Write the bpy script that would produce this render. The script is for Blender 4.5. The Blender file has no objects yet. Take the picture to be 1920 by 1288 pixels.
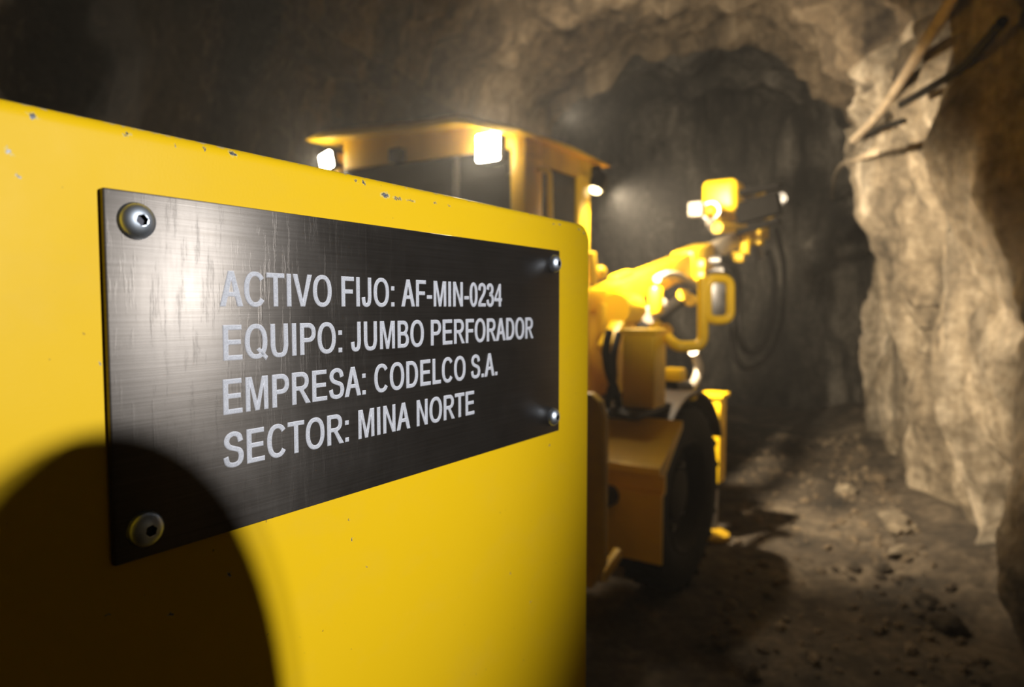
import bpy, bmesh, math, random
from math import sin, cos, pi, radians, sqrt, atan2, exp
from mathutils import Vector, Matrix, noise
random.seed(7)
C = bpy.context.scene.collection
sc = bpy.context.scene

# ------------------------------------------------------------------ camera, world, lights
FPX, CAMZ = 1250.0, 1.70
PITCH = math.atan(69 / FPX)
YAW = radians(34.0)                       # heading of the machine and of the yellow housing
A2 = Vector((sin(YAW), cos(YAW), 0))      # machine forward
N2 = Vector((cos(YAW), -sin(YAW), 0))     # machine right
TY = radians(22.0)                        # heading of the tunnel
TT = Vector((sin(TY), cos(TY), 0)); TR = Vector((cos(TY), -sin(TY), 0))
D0 = 0.26776                              # camera to the face of the name plate

cam_d = bpy.data.cameras.new('camera'); cam = bpy.data.objects.new('camera', cam_d); C.objects.link(cam)
cam.location = (0, 0, CAMZ); cam.rotation_euler = (pi / 2 - PITCH, 0, 0)
cam_d.sensor_width = 36; cam_d.lens = FPX * 36 / 1920; cam_d.clip_start = 0.01; cam_d.clip_end = 200
cam_d.dof.use_dof = True; cam_d.dof.focus_distance = 0.345; cam_d.dof.aperture_fstop = 7.4
sc.camera = cam
sc.view_settings.view_transform = 'Standard'; sc.view_settings.look = 'None'
sc.view_settings.exposure = 0.0; sc.view_settings.gamma = 1.0

w = bpy.data.worlds.new('mine_dark'); sc.world = w; w.use_nodes = True
w.node_tree.nodes['Background'].inputs[0].default_value = (1.0, 0.82, 0.6, 1)
w.node_tree.nodes['Background'].inputs[1].default_value = 0.003

def pan(u, n, wz):                        # along the housing, out from its plate, height from the camera
    return A2 * u + N2 * (n - D0) + Vector((0, 0, CAMZ + wz))

def spot(name, loc, target, power, size, blend, radius, col):
    l = bpy.data.lights.new(name, 'SPOT'); o = bpy.data.objects.new(name, l); C.objects.link(o)
    o.location = loc; o.rotation_euler = (Vector(target) - Vector(loc)).to_track_quat('-Z', 'Y').to_euler()
    l.energy = power; l.spot_size = radians(size); l.spot_blend = blend; l.shadow_soft_size = radius; l.color = col
    return o

# hand lamp to the right of the camera (lights the plate), unseen fill spot added to brighten the machine
spot('hand_lamp', pan(0.55, 1.70, 0.42), pan(0.17, 0, 0.0), 112, 30, 1.0, 0.016, (0.97, 0.98, 1.0))
spot('hand_lamp', pan(0.52, 1.72, 0.42), pan(0.17, 0, 0.0), 34, 30, 1.0, 0.012, (0.97, 0.98, 1.0))
spot('fill_light', (0.9, 0.2, 2.6), (1.25, 4.5, 2.2), 400, 36, 0.9, 0.06, (1.0, 0.86, 0.66))
spot('forward_fill', A2 * 4.1 - N2 * 2.3 + Vector((0, 0, 3.0)), TR * -0.6 + TT * 12 + Vector((0, 0, 5.6)), 760, 112, 0.9, 0.06, (1.0, 0.86, 0.66))  # unseen spot added above the cab to brighten ceiling and end wall

# ------------------------------------------------------------------ helpers
def ray(px, py):
    cx = (px - 960) / FPX; cy = -(py - 644) / FPX
    return Vector((cx, cos(PITCH) + cy * sin(PITCH), -sin(PITCH) + cy * cos(PITCH)))
def at(px, py, y=None, v=None, u=None, z=None):   # a photo point on a given depth / machine plane / height
    d = ray(px, py)
    if y is not None: k = y / d.y
    elif v is not None: k = v / d.dot(N2)
    elif u is not None: k = u / d.dot(A2)
    else: k = (z - CAMZ) / d.z
    return Vector((0, 0, CAMZ)) + d * k
def mj(px, py, **kw):                             # same, in machine coordinates (right, forward, up)
    p = at(px, py, **kw); return Vector((p.dot(N2), p.dot(A2), p.z))

class MB:
    def __init__(s): s.bm = bmesh.new(); s.mi = 0
    def _f(s, vs):
        try:
            f = s.bm.faces.new(vs); f.material_index = s.mi; return f
        except ValueError: return None
    def box(s, c, size, rot=None, bevel=0.0, seg=2):
        r = bmesh.ops.create_cube(s.bm, size=1.0); vs = r['verts']
        M = Matrix.Translation(Vector(c)) @ (rot.to_4x4() if rot else Matrix()) @ Matrix.Diagonal((*size, 1))
        bmesh.ops.transform(s.bm, matrix=M, verts=vs)
        fs = list({f for v in vs for f in v.link_faces})
        for f in fs: f.material_index = s.mi
        if bevel:
            es = list({e for v in vs for e in v.link_edges})
            rb = bmesh.ops.bevel(s.bm, geom=es, offset=bevel, segments=seg, affect='EDGES', profile=0.5)
            for f in rb['faces']: f.material_index = s.mi
        return s
    def beam(s, p, q, wd, hg, bevel=0.0, up=Vector((0, 0, 1))):
        p = Vector(p); q = Vector(q); y = (q - p).normalized(); x = y.cross(up).normalized(); z = x.cross(y)
        return s.box((p + q) / 2, (wd, (q - p).length, hg), Matrix((x, y, z)).transposed(), bevel)
    def cyl(s, p, q, r, r2=None, n=28, cap=True):
        p = Vector(p); q = Vector(q); r2 = r if r2 is None else r2
        d = (q - p).normalized(); x = d.orthogonal().normalized(); y = d.cross(x)
        a = [s.bm.verts.new(p + (x * cos(2 * pi * i / n) + y * sin(2 * pi * i / n)) * r) for i in range(n)]
        b = [s.bm.verts.new(q + (x * cos(2 * pi * i / n) + y * sin(2 * pi * i / n)) * r2) for i in range(n)]
        for i in range(n): s._f((a[i], a[(i + 1) % n], b[(i + 1) % n], b[i]))
        if cap: s._f(a[::-1]); s._f(b)
        return s
    def lathe(s, c, axis, prof, n=48, xa=None, closed=False):    # prof: (radius, distance along axis)
        c = Vector(c); d = Vector(axis).normalized(); x = (xa or d.orthogonal()).normalized(); y = d.cross(x)
        rings = []
        for r, h in prof:
            if r < 1e-6: rings.append([s.bm.verts.new(c + d * h)])
            else: rings.append([s.bm.verts.new(c + d * h + (x * cos(2 * pi * i / n) + y * sin(2 * pi * i / n)) * r) for i in range(n)])
        pairs = list(zip(rings, rings[1:])) + ([(rings[-1], rings[0])] if closed else [])
        for a, b in pairs:
            for i in range(n):
                j = (i + 1) % n
                if len(a) == 1 and len(b) == 1: continue
                if len(a) == 1: s._f((a[0], b[j], b[i]))
                elif len(b) == 1: s._f((a[i], a[j], b[0]))
                else: s._f((a[i], a[j], b[j], b[i]))
        return s
    def tube(s, pts, r, n=14, closed=False):
        pts = [Vector(p) for p in pts]; m = len(pts); up = None; rings = []
        for i, p in enumerate(pts):
            if closed: d = pts[(i + 1) % m] - pts[i - 1]
            else: d = pts[min(i + 1, m - 1)] - pts[max(i - 1, 0)]
            d.normalize()
            if up is None: up = d.orthogonal().normalized()
            up = (up - d * up.dot(d)).normalized(); y = d.cross(up)
            rings.append([s.bm.verts.new(p + (up * cos(2 * pi * k / n) + y * sin(2 * pi * k / n)) * r) for k in range(n)])
        for i in range(m if closed else m - 1):
            a, b = rings[i], rings[(i + 1) % m]
            for k in range(n): s._f((a[k], a[(k + 1) % n], b[(k + 1) % n], b[k]))
        if not closed: s._f(rings[0][::-1]); s._f(rings[-1])
        return s
    def prism(s, poly, ex, M=None, bevel=0.0):     # poly (x, y) extruded along z by ex, then moved by M
        M = M or Matrix()
        a = [s.bm.verts.new(M @ Vector((x, y, 0))) for x, y in poly]
        b = [s.bm.verts.new(M @ Vector((x, y, ex))) for x, y in poly]
        n = len(poly); fs = [s._f(a[::-1]), s._f(b)]
        for i in range(n): fs.append(s._f((a[i], a[(i + 1) % n], b[(i + 1) % n], b[i])))
        if bevel:
            es = list({e for v in a + b for e in v.link_edges})
            rb = bmesh.ops.bevel(s.bm, geom=es, offset=bevel, segments=2, affect='EDGES', profile=0.5)
            for f in rb['faces']: f.material_index = s.mi
        return s
    def build(s, name, mats, parent=None, off=(0, 0, 0), smooth=40):
        bm = s.bm; bmesh.ops.recalc_face_normals(bm, faces=bm.faces[:])
        bmesh.ops.translate(bm, vec=-Vector(off), verts=bm.verts[:])
        me = bpy.data.meshes.new(name); bm.to_mesh(me); bm.free()
        for m in (mats if isinstance(mats, (list, tuple)) else [mats]): me.materials.append(m)
        if smooth: me.shade_smooth(); me.set_sharp_from_angle(angle=radians(smooth))
        o = bpy.data.objects.new(name, me); C.objects.link(o)
        if parent: o.parent = parent
        return o

def tag(o, label=None, cat=None, group=None, kind=None):
    for k, x in (('label', label), ('category', cat), ('group', group), ('kind', kind)):
        if x: o[k] = x
    return o
def empty(name, loc, rz=0):
    o = bpy.data.objects.new(name, None); C.objects.link(o); o.location = loc; o.rotation_euler = (0, 0, rz)
    o.empty_display_size = 0.2
    return o
def spline(pts, k=8, closed=False):                # Catmull-Rom
    pts = [Vector(p) for p in pts]; n = len(pts); out = []
    for i in range(n if closed else n - 1):
        g = (lambda j: pts[j % n]) if closed else (lambda j: pts[max(0, min(n - 1, j))])
        p0, p1, p2, p3 = g(i - 1), g(i), g(i + 1), g(i + 2)
        for q in range(k):
            t = q / k
            out.append(0.5 * ((2 * p1) + (p2 - p0) * t + (2 * p0 - 5 * p1 + 4 * p2 - p3) * t * t + (3 * p1 - p0 - 3 * p2 + p3) * t ** 3))
    if not closed: out.append(pts[-1])
    return out
def fillet(pts, r, k=6, closed=False):             # polyline with rounded bends
    pts = [Vector(p) for p in pts]; n = len(pts); out = []
    for i, p in enumerate(pts):
        if not closed and i in (0, n - 1): out.append(p); continue
        a = pts[i - 1] - p; b = pts[(i + 1) % n] - p
        rr = min(r, a.length * .45, b.length * .45); a = p + a.normalized() * rr; b = p + b.normalized() * rr
        for q in range(k + 1):
            t = q / k; out.append(a * (1 - t) ** 2 + p * 2 * t * (1 - t) + b * t * t)
    return out

# ------------------------------------------------------------------ materials
class NT:
    def __init__(s, name):
        s.m = bpy.data.materials.new(name); s.m.use_nodes = True; s.t = s.m.node_tree; s.t.nodes.clear()
        s.out = s.n('ShaderNodeOutputMaterial'); s.b = s.n('ShaderNodeBsdfPrincipled')
        s.l(s.b.outputs[0], s.out.inputs['Surface'])
    def n(s, t, **kw):
        x = s.t.nodes.new(t)
        for k, v in kw.items(): setattr(x, k, v)
        return x
    def l(s, a, b): s.t.links.new(a, b)
    def set(s, **kw):
        for k, v in kw.items(): s.b.inputs[k.replace('_', ' ')].default_value = v
    def coord(s, scale=(1, 1, 1)):
        c = s.n('ShaderNodeTexCoord'); m = s.n('ShaderNodeMapping'); m.inputs['Scale'].default_value = scale
        s.l(c.outputs['Object'], m.inputs[0]); return m.outputs[0]
    def noise(s, vec, scale, detail=6, rough=0.6, dist=0):
        x = s.n('ShaderNodeTexNoise'); s.l(vec, x.inputs['Vector'])
        x.inputs['Scale'].default_value = scale; x.inputs['Detail'].default_value = detail
        x.inputs['Roughness'].default_value = rough; x.inputs['Distortion'].default_value = dist
        return x.outputs['Fac']
    def ramp(s, fac, stops):
        r = s.n('ShaderNodeValToRGB'); s.l(fac, r.inputs[0]); e = r.color_ramp.elements
        while len(e) < len(stops): e.new(0.5)
        for q, (p, c) in zip(e, stops): q.position = p; q.color = (*c, 1) if len(c) == 3 else c
        return r.outputs[0]
    def math(s, op, a, b=None, c=None):
        x = s.n('ShaderNodeMath', operation=op)
        for i, q in enumerate((a, b, c)):
            if q is None: continue
            if isinstance(q, (int, float)): x.inputs[i].default_value = q
            else: s.l(q, x.inputs[i])
        return x.outputs[0]
    def mix(s, f, a, b):
        x = s.n('ShaderNodeMix', data_type='RGBA')
        for i, q in ((0, f), (6, a), (7, b)):
            if isinstance(q, (int, float)): x.inputs[i].default_value = q
            elif isinstance(q, tuple): x.inputs[i].default_value = (*q, 1)
            else: s.l(q, x.inputs[i])
        return x.outputs[2]
    def bump(s, h, strength, dist, prev=None):
        x = s.n('ShaderNodeBump'); x.inputs['Strength'].default_value = strength; x.inputs['Distance'].default_value = dist
        s.l(h, x.inputs['Height'])
        if prev: s.l(prev, x.inputs['Normal'])
        s.l(x.outputs[0], s.b.inputs['Normal']); return x.outputs[0]

def m_plain(name, col, rough=0.5, metal=0.0, var=0.12, scale=14, bump=0.0):
    g = NT(name); v = g.coord(); f = g.noise(v, scale, 5)
    g.l(g.ramp(f, [(0.3, tuple(c * (1 - var) for c in col)), (0.7, tuple(min(1, c * (1 + var)) for c in col))]), g.b.inputs['Base Color'])
    g.set(Roughness=rough, Metallic=metal)
    if bump: g.bump(f, bump, 0.01)
    return g.m

def m_rock(name, dark, mid, pale, sc_=1.0, stretch=(1, 1, 0.45)):
    g = NT(name); v = g.coord(stretch); v2 = g.coord()
    big = g.noise(v, 0.9 * sc_, 8, 0.62, 0.6); fine = g.noise(v2, 9 * sc_, 8, 0.7)
    f = g.math('ADD', g.math('MULTIPLY', big, 0.62), g.math('MULTIPLY', fine, 0.38))
    col = g.ramp(f, [(0.38, dark), (0.5, mid), (0.61, pale)])
    stain = g.ramp(g.noise(g.coord((1.3, 1.3, 0.25)), 2.3, 4, 0.6), [(0.36, (0.35, 0.35, 0.35)), (0.52, (1, 1, 1))])
    mm = g.n('ShaderNodeMix', data_type='RGBA', blend_type='MULTIPLY'); mm.inputs[0].default_value = 0.85
    g.l(col, mm.inputs[6]); g.l(stain, mm.inputs[7]); g.l(mm.outputs[2], g.b.inputs['Base Color'])
    g.set(Roughness=0.82)
    p = g.bump(g.noise(v2, 5.0, 10, 0.7), 1.0, 0.13)
    g.bump(g.noise(v2, 42, 6, 0.65), 0.5, 0.015, p)
    return g.m

def m_paint(name, col, rough=0.38, dirt=0.35):
    g = NT(name); v = g.coord()
    d = g.ramp(g.noise(v, 3.5, 7, 0.65), [(0.42, (0, 0, 0)), (0.75, (1, 1, 1))])
    g.l(g.mix(g.math('MULTIPLY', d, dirt), col, (col[0] * .45, col[1] * .42, col[2] + .02)), g.b.inputs['Base Color'])
    g.set(Roughness=rough, Specular_IOR_Level=0.3); g.bump(g.noise(v, 60, 4), 0.08, 0.004)
    return g.m

YEL = (0.84, 0.522, 0.006)
M = {}
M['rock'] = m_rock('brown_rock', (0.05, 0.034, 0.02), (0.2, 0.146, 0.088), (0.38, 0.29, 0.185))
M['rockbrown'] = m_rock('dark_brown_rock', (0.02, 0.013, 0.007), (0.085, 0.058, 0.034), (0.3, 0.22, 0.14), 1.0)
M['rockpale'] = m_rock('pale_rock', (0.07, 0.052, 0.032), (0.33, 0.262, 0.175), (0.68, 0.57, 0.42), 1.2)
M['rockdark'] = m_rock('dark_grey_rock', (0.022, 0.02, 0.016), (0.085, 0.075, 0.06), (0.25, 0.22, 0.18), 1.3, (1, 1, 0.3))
M['dirt'] = m_rock('trodden_dirt', (0.035, 0.026, 0.017), (0.105, 0.079, 0.051), (0.25, 0.195, 0.13), 1.6, (1, 1, 1))
M['yellow'] = m_paint('machine_yellow_paint', YEL)
M['amber'] = m_paint('worn_yellow_paint', (0.62, 0.38, 0.01), 0.5, 0.7)
M['black'] = m_plain('black_paint', (0.012, 0.011, 0.01), 0.45)
M['rubber'] = m_plain('dusty_rubber', (0.009, 0.008, 0.007), 0.75, 0, 0.35, 20, 0.3)
M['steel'] = m_plain('grey_steel', (0.34, 0.32, 0.3), 0.38, 0.85)
M['dullsteel'] = m_plain('dusty_boom_steel', (0.36, 0.31, 0.24), 0.5, 0.3)
M['chrome'] = m_plain('screw_steel', (0.74, 0.81, 0.9), 0.4, 1.0, 0.05)
M['hole'] = m_plain('socket_shadow', (0.03, 0.03, 0.035), 0.35, 0.9)
M['guard'] = m_plain('dusty_mudguard_rubber', (0.085, 0.066, 0.05), 0.6)
M['darkrim'] = m_plain('dirty_wheel_rim', (0.022, 0.018, 0.014), 0.7)
M['pipe'] = m_plain('rusty_dusty_pipe', (0.3, 0.235, 0.16), 0.7, 0.1, 0.3)

for k_ in ('rubber', 'black', 'darkrim'): M[k_].node_tree.nodes['Principled BSDF'].inputs['Specular IOR Level'].default_value = 0.15
M['grime'] = m_plain('grimy_feed_steel', (.006, .0055, .005), .95); M['grime'].node_tree.nodes['Principled BSDF'].inputs['Specular IOR Level'].default_value = 0.0
def m_glass():
    g = NT('tinted_cab_glass'); g.set(Roughness=0.06, IOR=1.45); g.b.inputs['Base Color'].default_value = (0.02, 0.019, 0.017, 1)
    tr = g.n('ShaderNodeBsdfTransparent'); tr.inputs[0].default_value = (0.5, 0.48, 0.44, 1)
    mx = g.n('ShaderNodeMixShader'); mx.inputs[0].default_value = 0.45
    g.l(tr.outputs[0], mx.inputs[1]); g.l(g.b.outputs[0], mx.inputs[2]); g.l(mx.outputs[0], g.out.inputs['Surface'])
    return g.m
M['glass'] = m_glass()
def m_emit(name, col, s):
    g = NT(name); g.set(Roughness=0.3); g.b.inputs['Emission Color'].default_value = (*col, 1); g.b.inputs['Emission Strength'].default_value = s
    return g.m
M['lens'] = m_emit('lit_lamp_lens', (1.0, 0.86, 0.62), 60)
M['lens2'] = m_emit('lit_side_lens', (1.0, 0.78, 0.42), 9)
def m_mirror():
    g = NT('dusty_mirror'); v = g.coord()
    g.b.inputs['Base Color'].default_value = (0.3, 0.28, 0.26, 1); g.set(Metallic=0.9)
    g.l(g.ramp(g.noise(v, 9, 4), [(0.3, (.25, .25, .25)), (0.7, (.5, .5, .5))]), g.b.inputs['Roughness'])
    return g.m
M['mirror'] = m_mirror()

CHIPS = []          # (u, w, radius u, radius w) chips in the paint of the housing, from the photo
def chip(px, py, a, b):
    P = at(px, py, v=-D0 - 0.003); CHIPS.append((P.dot(A2), P.z - CAMZ, a * .75, b * .75))
for c in ((62, 217, .0016, .0011), (238, 252, .0014, .0007), (15, 283, .0013, .0012), (33, 331, .0009, .0007), (438, 287, .0018, .0014),
          (722, 366, .0034, .0018), (745, 372, .004, .0005), (770, 376, .004, .0004), (815, 380, .0018, .0005), (842, 386, .0016, .0004),
          (668, 339, .0015, .0007), (683, 342, .0013, .0007), (330, 273, .0006, .0005), (385, 277, .0008, .0005), (1050, 421, .0026, .0006), (1086, 430, .0024, .0007),
          (1095, 437, .0018, .001), (1038, 420, .0026, .0004), (189, 683, .0008, .0007), (430, 1077, .0012, .0013), (957, 1075, .0008, .0008), (655, 975, .0005, .0005),
          (688, 1063, .0004, .0004), (200, 1153, .0009, .0006), (320, 1153, .001, .0006), (1030, 835, .0012, .0006), (660, 1012, .0007, .0011), (995, 1128, .0012, .0006)):
    chip(*c)

def m_housing():
    g = NT('chipped_yellow_housing_paint'); v = g.coord()      # object x = out, y = along, z = up
    sep = g.n('ShaderNodeSeparateXYZ'); g.l(v, sep.inputs[0])
    nz = g.noise(v, 900, 3, 0.6); nb = g.noise(v, 14, 6, 0.6); wob = g.noise(v, 420, 4, 0.7)
    y = g.math('ADD', sep.outputs[1], g.math('MULTIPLY', g.math('SUBTRACT', wob, 0.5), 0.006))
    z = g.math('ADD', sep.outputs[2], g.math('MULTIPLY', g.math('SUBTRACT', g.noise(g.coord((1, 1.3, 0.8)), 510, 4, 0.7), 0.5), 0.006))
    best = None
    for u, wz, a, b in CHIPS:
        dy = g.math('MULTIPLY', g.math('SUBTRACT', y, u - HU), 1 / a); dz = g.math('MULTIPLY', g.math('SUBTRACT', z, wz + CAMZ), 1 / b)
        d = g.math('SQRT', g.math('ADD', g.math('MULTIPLY', dy, dy), g.math('MULTIPLY', dz, dz)))
        best = d if best is None else g.math('MINIMUM', best, d)
    core = g.math('LESS_THAN', best, 1.0); halo = g.math('LESS_THAN', best, 1.45)
    # wear along the top edge and random specks
    edge = g.math('GREATER_THAN', g.math('ADD', sep.outputs[2], g.math('MULTIPLY', g.noise(v, 260, 5, 0.75), 0.011)), CAMZ + 0.0712 + 0.0052)
    speck = g.math('MULTIPLY', g.math('GREATER_THAN', g.noise(v, 330, 2, 0.5), 0.74), g.math('GREATER_THAN', nb, 0.52))
    smear = g.ramp(g.noise(g.coord((1, 0.6, 1)), 26, 7, 0.7), [(0.5, (0, 0, 0)), (0.8, (1, 1, 1))])
    base = g.mix(g.math('MULTIPLY', smear, 0.15), YEL, (0.62, 0.4, 0.08))
    base = g.mix(g.math('MULTIPLY', halo, 0.7), base, (0.75, 0.6, 0.2))
    base = g.mix(g.math('MULTIPLY', speck, 0.6), base, (0.2, 0.12, 0.04))
    base = g.mix(g.math('MULTIPLY', edge, 0.8), base, (0.5, 0.42, 0.27))
    base = g.mix(core, base, g.ramp(nz, [(0.35, (0.06, 0.06, 0.062)), (0.7, (0.26, 0.26, 0.27))]))
    g.l(base, g.b.inputs['Base Color'])
    g.l(g.math('MULTIPLY', core, 0.5), g.b.inputs['Metallic'])
    g.l(g.ramp(nb, [(0.3, (.4, .4, .4)), (0.7, (.52, .52, .52))]), g.b.inputs['Roughness']); g.set(Specular_IOR_Level=0.13)
    p = g.bump(nz, 0.10, 0.0004); g.bump(g.math('SUBTRACT', 1.0, core), 0.7, 0.0005, p)
    return g.m

def m_plate():
    g = NT('brushed_dark_steel'); v = g.coord()
    brush = g.noise(g.coord((1, 14, 900)), 1.0, 4, 0.6); brush2 = g.noise(g.coord((1, 6, 2600)), 1.0, 3, 0.6)
    scr = g.noise(g.coord((1, 260, 26)), 1.0, 5, 0.7); sm = g.noise(v, 24, 5, 0.6)
    col = g.ramp(g.math('ADD', g.math('MULTIPLY', brush, 0.6), g.math('MULTIPLY', sm, 0.4)), [(0.3, (0.07, 0.06, 0.05)), (0.72, (0.115, 0.102, 0.09))])
    g.l(col, g.b.inputs['Base Color']); g.set(Metallic=0.82, Anisotropic=0.7)
    tn = g.n('ShaderNodeTangent', direction_type='RADIAL', axis='Z'); g.l(tn.outputs[0], g.b.inputs['Tangent'])
    r = g.math('ADD', 0.24, g.math('ADD', g.math('MULTIPLY', sm, 0.16), g.math('MULTIPLY', scr, 0.1)))
    g.l(r, g.b.inputs['Roughness']); g.set(Anisotropic_Rotation=0.25)
    p = g.bump(brush2, 0.10, 0.0004); g.bump(g.ramp(scr, [(0.55, (0, 0, 0)), (0.75, (1, 1, 1))]), 0.10, 0.0004, p)
    return g.m
def m_letter(name, a, b, metal):
    g = NT(name); v = g.coord(); f = g.noise(v, 2400, 3, 0.7)
    g.l(g.ramp(f, [(0.35, a), (0.65, b)]), g.b.inputs['Base Color']); g.set(Roughness=0.5, Metallic=metal)
    return g.m
HU = 0.0            # origin of the housing along its side
M['housing'] = m_housing(); M['plate'] = m_plate()
M['ink'] = m_letter('engraved_letter_floor', (0.36, 0.365, 0.4), (0.66, 0.67, 0.71), 0.0)
M['inkrim'] = m_letter('letter_edge_highlight', (0.8, 0.8, 0.85), (0.95, 0.95, 1.0), 0.1)  # edge highlights of the engraving painted as a paler rim

# ------------------------------------------------------------------ tunnel
def sstep(a, b, x):
    t = max(0, min(1, (x - a) / (b - a))); return t * t * (3 - 2 * t)
RC, RA, HC, SE = -1.30, 2.46, 5.05, 3.2
def section(k):                         # k 0..1 from the left foot over the crown to the right foot
    a = pi * (1 - k); c, s = cos(a), sin(a)
    return RC + RA * math.copysign(abs(c) ** (2 / SE), c), HC * abs(s) ** (2 / SE)
raw = [section(i / 2000) for i in range(2001)]
cum = [0]
for p, q in zip(raw, raw[1:]): cum.append(cum[-1] + math.dist(p, q))
def section_s(f):
    L = f * cum[-1]; lo, hi = 0, 2000
    while hi - lo > 1:
        m = (lo + hi) // 2
        if cum[m] <= L: lo = m
        else: hi = m
    t = (L - cum[lo]) / max(1e-9, cum[hi] - cum[lo])
    return (raw[lo][0] * (1 - t) + raw[hi][0] * t, raw[lo][1] * (1 - t) + raw[hi][1] * t)
def rockd(r, t, h, f):
    st = 0.5 if abs(f - 0.5) > 0.22 else 1.0
    p = Vector((r, t, h * st))
    d = 0.26 * noise.noise(p * 0.55 + Vector((3, 1, 7)))
    d += 0.20 * (noise.turbulence(p * 0.8, 4, False) - 0.5)
    v = noise.voronoi(p * 1.15 + Vector((0, 0, 2.2)))[0]; d += 0.30 * (0.42 - min(0.9, v[1] - v[0]))
    v = noise.voronoi(p * 2.9)[0]; d += 0.10 * (0.42 - min(0.9, v[1] - v[0]))
    d += 0.07 * noise.fractal(p * 3.5, 0.9, 2.1, 4)
    ph = t * 0.78 + 0.35 * noise.noise(Vector((r * .5, t * .3, h * .5)))
    d += 0.24 * ((ph % 1.0) ** 2 - 0.4)                                # blast-round steps along the drive
    return d
def tpoint(f, t):
    r, h = section_s(f)
    r2, h2 = section_s(min(1, f + .002)); r1, h1 = section_s(max(0, f - .002))
    nx, nz = -(h2 - h1), (r2 - r1); L = sqrt(nx * nx + nz * nz) or 1; nx /= L; nz /= L   # outward
    d = rockd(r, t, h, f) + 0.55 * sstep(9.1, 9.75, t) * (1 - 0.35 * sstep(10.5, 12, t))
    if f > 0.6:                                                        # right wall
        g = sstep(0.6, 0.72, f)
        d += g * (1.15 * sstep(3.75, 3.2, t))                          # side bay next to the camera
        d -= g * (0.20 * exp(-((t - 7.0) / 0.38) ** 2) + 0.16 * exp(-((t - 8.9) / 0.3) ** 2)) * sstep(4.6, 2.5, h)
        d += g * 0.10 * exp(-((t - 7.9) / 0.35) ** 2)
        d += 0.42 * exp(-((t - 4.75) / 0.26) ** 2 - ((h - 0.38) / 0.3) ** 2)   # dark hollow at the foot
        d += g * 0.10 * sstep(5.4, 4.2, t)
        q = Vector((t * 1.9, h * 1.9, 4.4)); vd, vp = noise.voronoi(q)
        hs = noise.noise(Vector(vp[0]) * 7.7)
        if hs > 0.0: d += g * 0.30 * min(1, hs * 3) * sstep(0.34, 0.12, vd[0]) * sstep(7.4, 5.4, t)   # pock holes in the near face
        d += g * 0.10 * sstep(0.1, 0.45, noise.noise(Vector((t * 2.3, h * 0.7, 8.1))))
    p = TR * (r + nx * d) + TT * t; return Vector((p.x, p.y, h + nz * d - 0.12 * (1 if h < .01 else 0)))
def tunnel_piece(name, f0, f1, mats, nf, t0=-3.4, t1=13.6, nt=380):
    bm = bmesh.new(); grid = []
    def tm(x):                              # finer rows where the picture looks
        return t0 + (3.2 - t0) * x / .14 if x < .14 else (3.2 + 7.3 * (x - .14) / .76 if x < .9 else 10.5 + (t1 - 10.5) * (x - .9) / .1)
    for j in range(nt + 1):
        t = tm(j / nt)
        grid.append([bm.verts.new(tpoint(f0 + (f1 - f0) * i / nf, t)) for i in range(nf + 1)])
    for j in range(nt):
        for i in range(nf):
            f = bm.faces.new((grid[j][i], grid[j][i + 1], grid[j + 1][i + 1], grid[j + 1][i]))
            t = tm((j + .5) / nt)
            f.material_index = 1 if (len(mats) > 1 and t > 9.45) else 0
            f.smooth = True
    me = bpy.data.meshes.new(name); bm.to_mesh(me); bm.free()
    for m in mats: me.materials.append(m)
    o = bpy.data.objects.new(name, me); C.objects.link(o); o['kind'] = 'structure'; return o
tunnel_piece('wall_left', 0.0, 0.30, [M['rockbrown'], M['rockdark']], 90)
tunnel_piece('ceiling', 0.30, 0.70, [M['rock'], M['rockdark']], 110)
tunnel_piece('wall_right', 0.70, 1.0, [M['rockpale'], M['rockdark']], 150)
def face_wall(name, t, mat, n=150, amp=1.25):
    bm = bmesh.new(); g = []
    for j in range(n + 1):
        row = []
        for i in range(n + 1):
            r = -4.7 + 7.2 * i / n; h = -0.15 + 6.0 * j / n
            p = Vector((r * 1.1, 0.3, h * 0.35)); d = 0.5 * noise.turbulence(p * 0.9, 4, False) + 0.22 * noise.noise(p * 2.2)
            v = noise.voronoi(Vector((r, 9, h * .5)) * 1.6)[0]; d += 0.3 * (v[1] - v[0]) + 0.05 * noise.fractal(Vector((r, 2, h)) * 4, 0.9, 2.1, 4)
            q = TR * r + TT * (t - amp * d); row.append(bm.verts.new((q.x, q.y, h)))
        g.append(row)
    for j in range(n):
        for i in range(n):
            f = bm.faces.new((g[j][i], g[j][i + 1], g[j + 1][i + 1], g[j + 1][i])); f.smooth = True
    me = bpy.data.meshes.new(name); bm.to_mesh(me); bm.free(); me.materials.append(mat)
    o = bpy.data.objects.new(name, me); C.objects.link(o); o['kind'] = 'structure'
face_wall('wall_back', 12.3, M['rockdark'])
def floor_h(r, t):
    p = Vector((r, t, 0)); z = 0.05 * noise.noise(p * 0.8) + 0.035 * noise.fractal(p * 2.2, 0.9, 2.1, 5)
    z += 0.20 * sstep(0.55, 1.25, r) * sstep(3.9, 5.0, t) * (0.6 + noise.noise(p * 1.7))
    z -= 0.05 * exp(-((r + 0.35) / 0.22) ** 2) * (0.8 + 0.3 * noise.noise(p * 3))     # wheel rut
    k = sstep(-3.6, -3.0, r) * sstep(0.2, -0.2, r) * sstep(7.5, 6.5, t)               # level strip under the machine
    return z * (1 - 0.8 * k) - 0.01
def floor_at(x, y):
    p = Vector((x, y, 0)); return floor_h(p.dot(TR), p.dot(TT))
bm = bmesh.new(); g = []; nr, nt = 190, 330
for j in range(nt + 1):
    row = []
    for i in range(nr + 1):
        r = -4.6 + 7.2 * i / nr; t = -3.4 + 17 * j / nt; q = TR * r + TT * t; row.append(bm.verts.new((q.x, q.y, floor_h(r, t))))
    g.append(row)
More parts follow.
